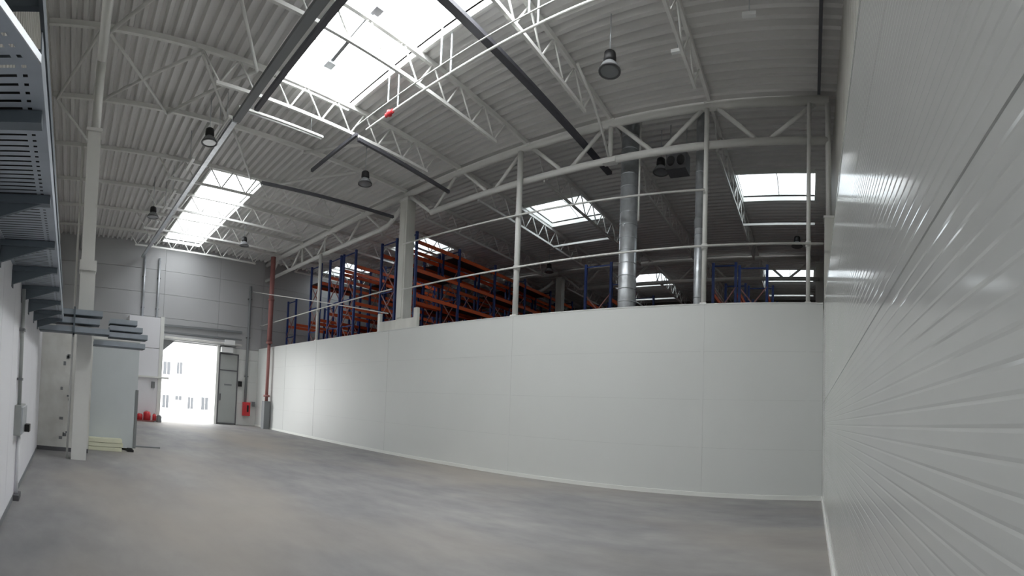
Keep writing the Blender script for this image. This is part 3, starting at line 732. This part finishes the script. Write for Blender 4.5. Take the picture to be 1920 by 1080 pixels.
# ladder tray above
t = thing('ladder_cable_tray', (-5, -.5, 3.2), 'cable ladder above the perforated tray on the side wall', 'cable tray')
for y in (-.70, -.26): MB().box(-11.2, -.6, y - .012, y + .012, 3.2, 3.32).build('side_rail', TRAYM if y < -.5 else TRAYD, t)
rg = MB().box(-.02, .02, 0, .42, 0, .03).mesh('rung', TRAYD)
for i in range(26): place(rg, 'rung', t, (-6.1 + .4 * i + .0, -.19, .03))
for x in (-1.5, -4.5, -7.5, -10.5): MB().box(x - .03, x + .03, YL, -.25, 3.14, 3.2).build('arm', TRAYD, t)

# cross run of stacked trays in front of the column
def channel(name, x, y0, y1, z, w, h, m, lab, grp):
    t = thing(name, (x, (y0 + y1) / 2, z), lab, 'cable tray', grp)
    MB().box(x - w, x, y0, y1, z, z + .012).build('base', m, t)  # base colour darker than the rails, standing in for underside shade
    MB().box(x - .012, x, y0, y1, z + .012, z + h).build('side_rail', TRAYM, t)
    MB().box(x - w, x - w + .012, y0, y1, z + .012, z + h).build('side_rail', TRAYM, t)
    n = max(2, int((y1 - y0) / .35))
    for i in range(n):
        yy = y0 + (y1 - y0) * (i + .5) / n
        MB().box(x - w + .012, x - .012, yy - .02, yy + .02, z + .013, z + .03).build('rung', TRAYD, t)
G = 'stacked trays crossing before the column'
for i, (y0, y1, z) in enumerate(((YP + .02, .72, 2.80), (YP + .02, .66, 2.64), (YP + .02, .90, 2.47))):
    channel('cross_tray', -11.05, y0, y1, z, .42, .11, TRAYD, ('top', 'middle', 'bottom')[i] + ' grey cable tray crossing before the square column', G)
for i, (y0, y1, z) in enumerate(((.92, 1.58, 2.72), (.92, 1.72, 2.59), (.92, 1.85, 2.46), (.56, 1.80, 2.28))):
    channel('cross_tray', -11.30, y0, y1, z, .45, .10, TRAYD, ('uppermost', 'second', 'third', 'lowest')[i] + ' grey tray of the stack before the grey white enclosure', G)
k = thing('tray_support', (-11.2, .30, 2.2), 'dark slotted hanger holding the stacked trays at the column', 'bracket')
for y in (.06,):
    MB().box(-11.04, -11.0, y - .02, y + .02, 2.42, 2.95).build('slotted_channel', TRAYD, k)
    MB().box(-11.50 if y < .5 else -11.80, -11.0, y - .02, y + .02, 2.42, 2.455).build('arm', TRAYD, k)

# switch box and conduit on the white lining
p = thing('switch_box', (-7.0, YP, 1.0), 'grey isolator box with black handle on the white lining', 'switch')
MB().box(-7.6, -6.9, YP, YP + .10, .84, 1.2).build('body', DOORG, p)
MB().box(-7.58, -6.92, YP + .10, YP + .125, .86, 1.18).build('cover', GALV, p)
MB().box(-7.52, -7.3, YP + .125, YP + .20, .86, .95).build('handle', BLACK, p)
p = thing('wall_conduit', (-7.05, YP, 1.2), 'grey conduit rising from isolator box to the cable tray', 'conduit')
MB().tube((-7.15, YP + .04, 1.2), (-7.0, YP + .04, 2.6), .03, 10).build('pipe', DOORG, p)
for z in (1.5, 2.1): MB().box(-7.16, -7.0, YP, YP + .08, z, z + .03).build('clip', PIPEG, p)
p = thing('wall_conduit', (-7.3, YP, 0), 'pale conduit falling from isolator box to the floor', 'conduit')
MB().tube((-7.35, YP + .035, .06), (-7.35, YP + .035, .84), .03, 10).build('pipe', LINING, p)
MB().box(-7.5, -7.2, YP + .009, YP + .10, 0, .07).build('foot', FRAMEG, p)

# unseen canopy added outside the opening to keep sky light off the floor
k = thing('sky_block_canopy', (XF - .3, 7.2, 4.6), 'added unseen canopy that blocks sky light at the dock door', 'canopy')
MB().box(-33.5, XF - .23, 4.0, 11.0, 4.75, 4.95).build('blocking_slab', CLAD, k)
for y in (4.2, 10.8): MB().bar((-33.3, y, 4.85), (XF - .24, y, 6.6), .08, .08).build('stay', PIPEG, k)
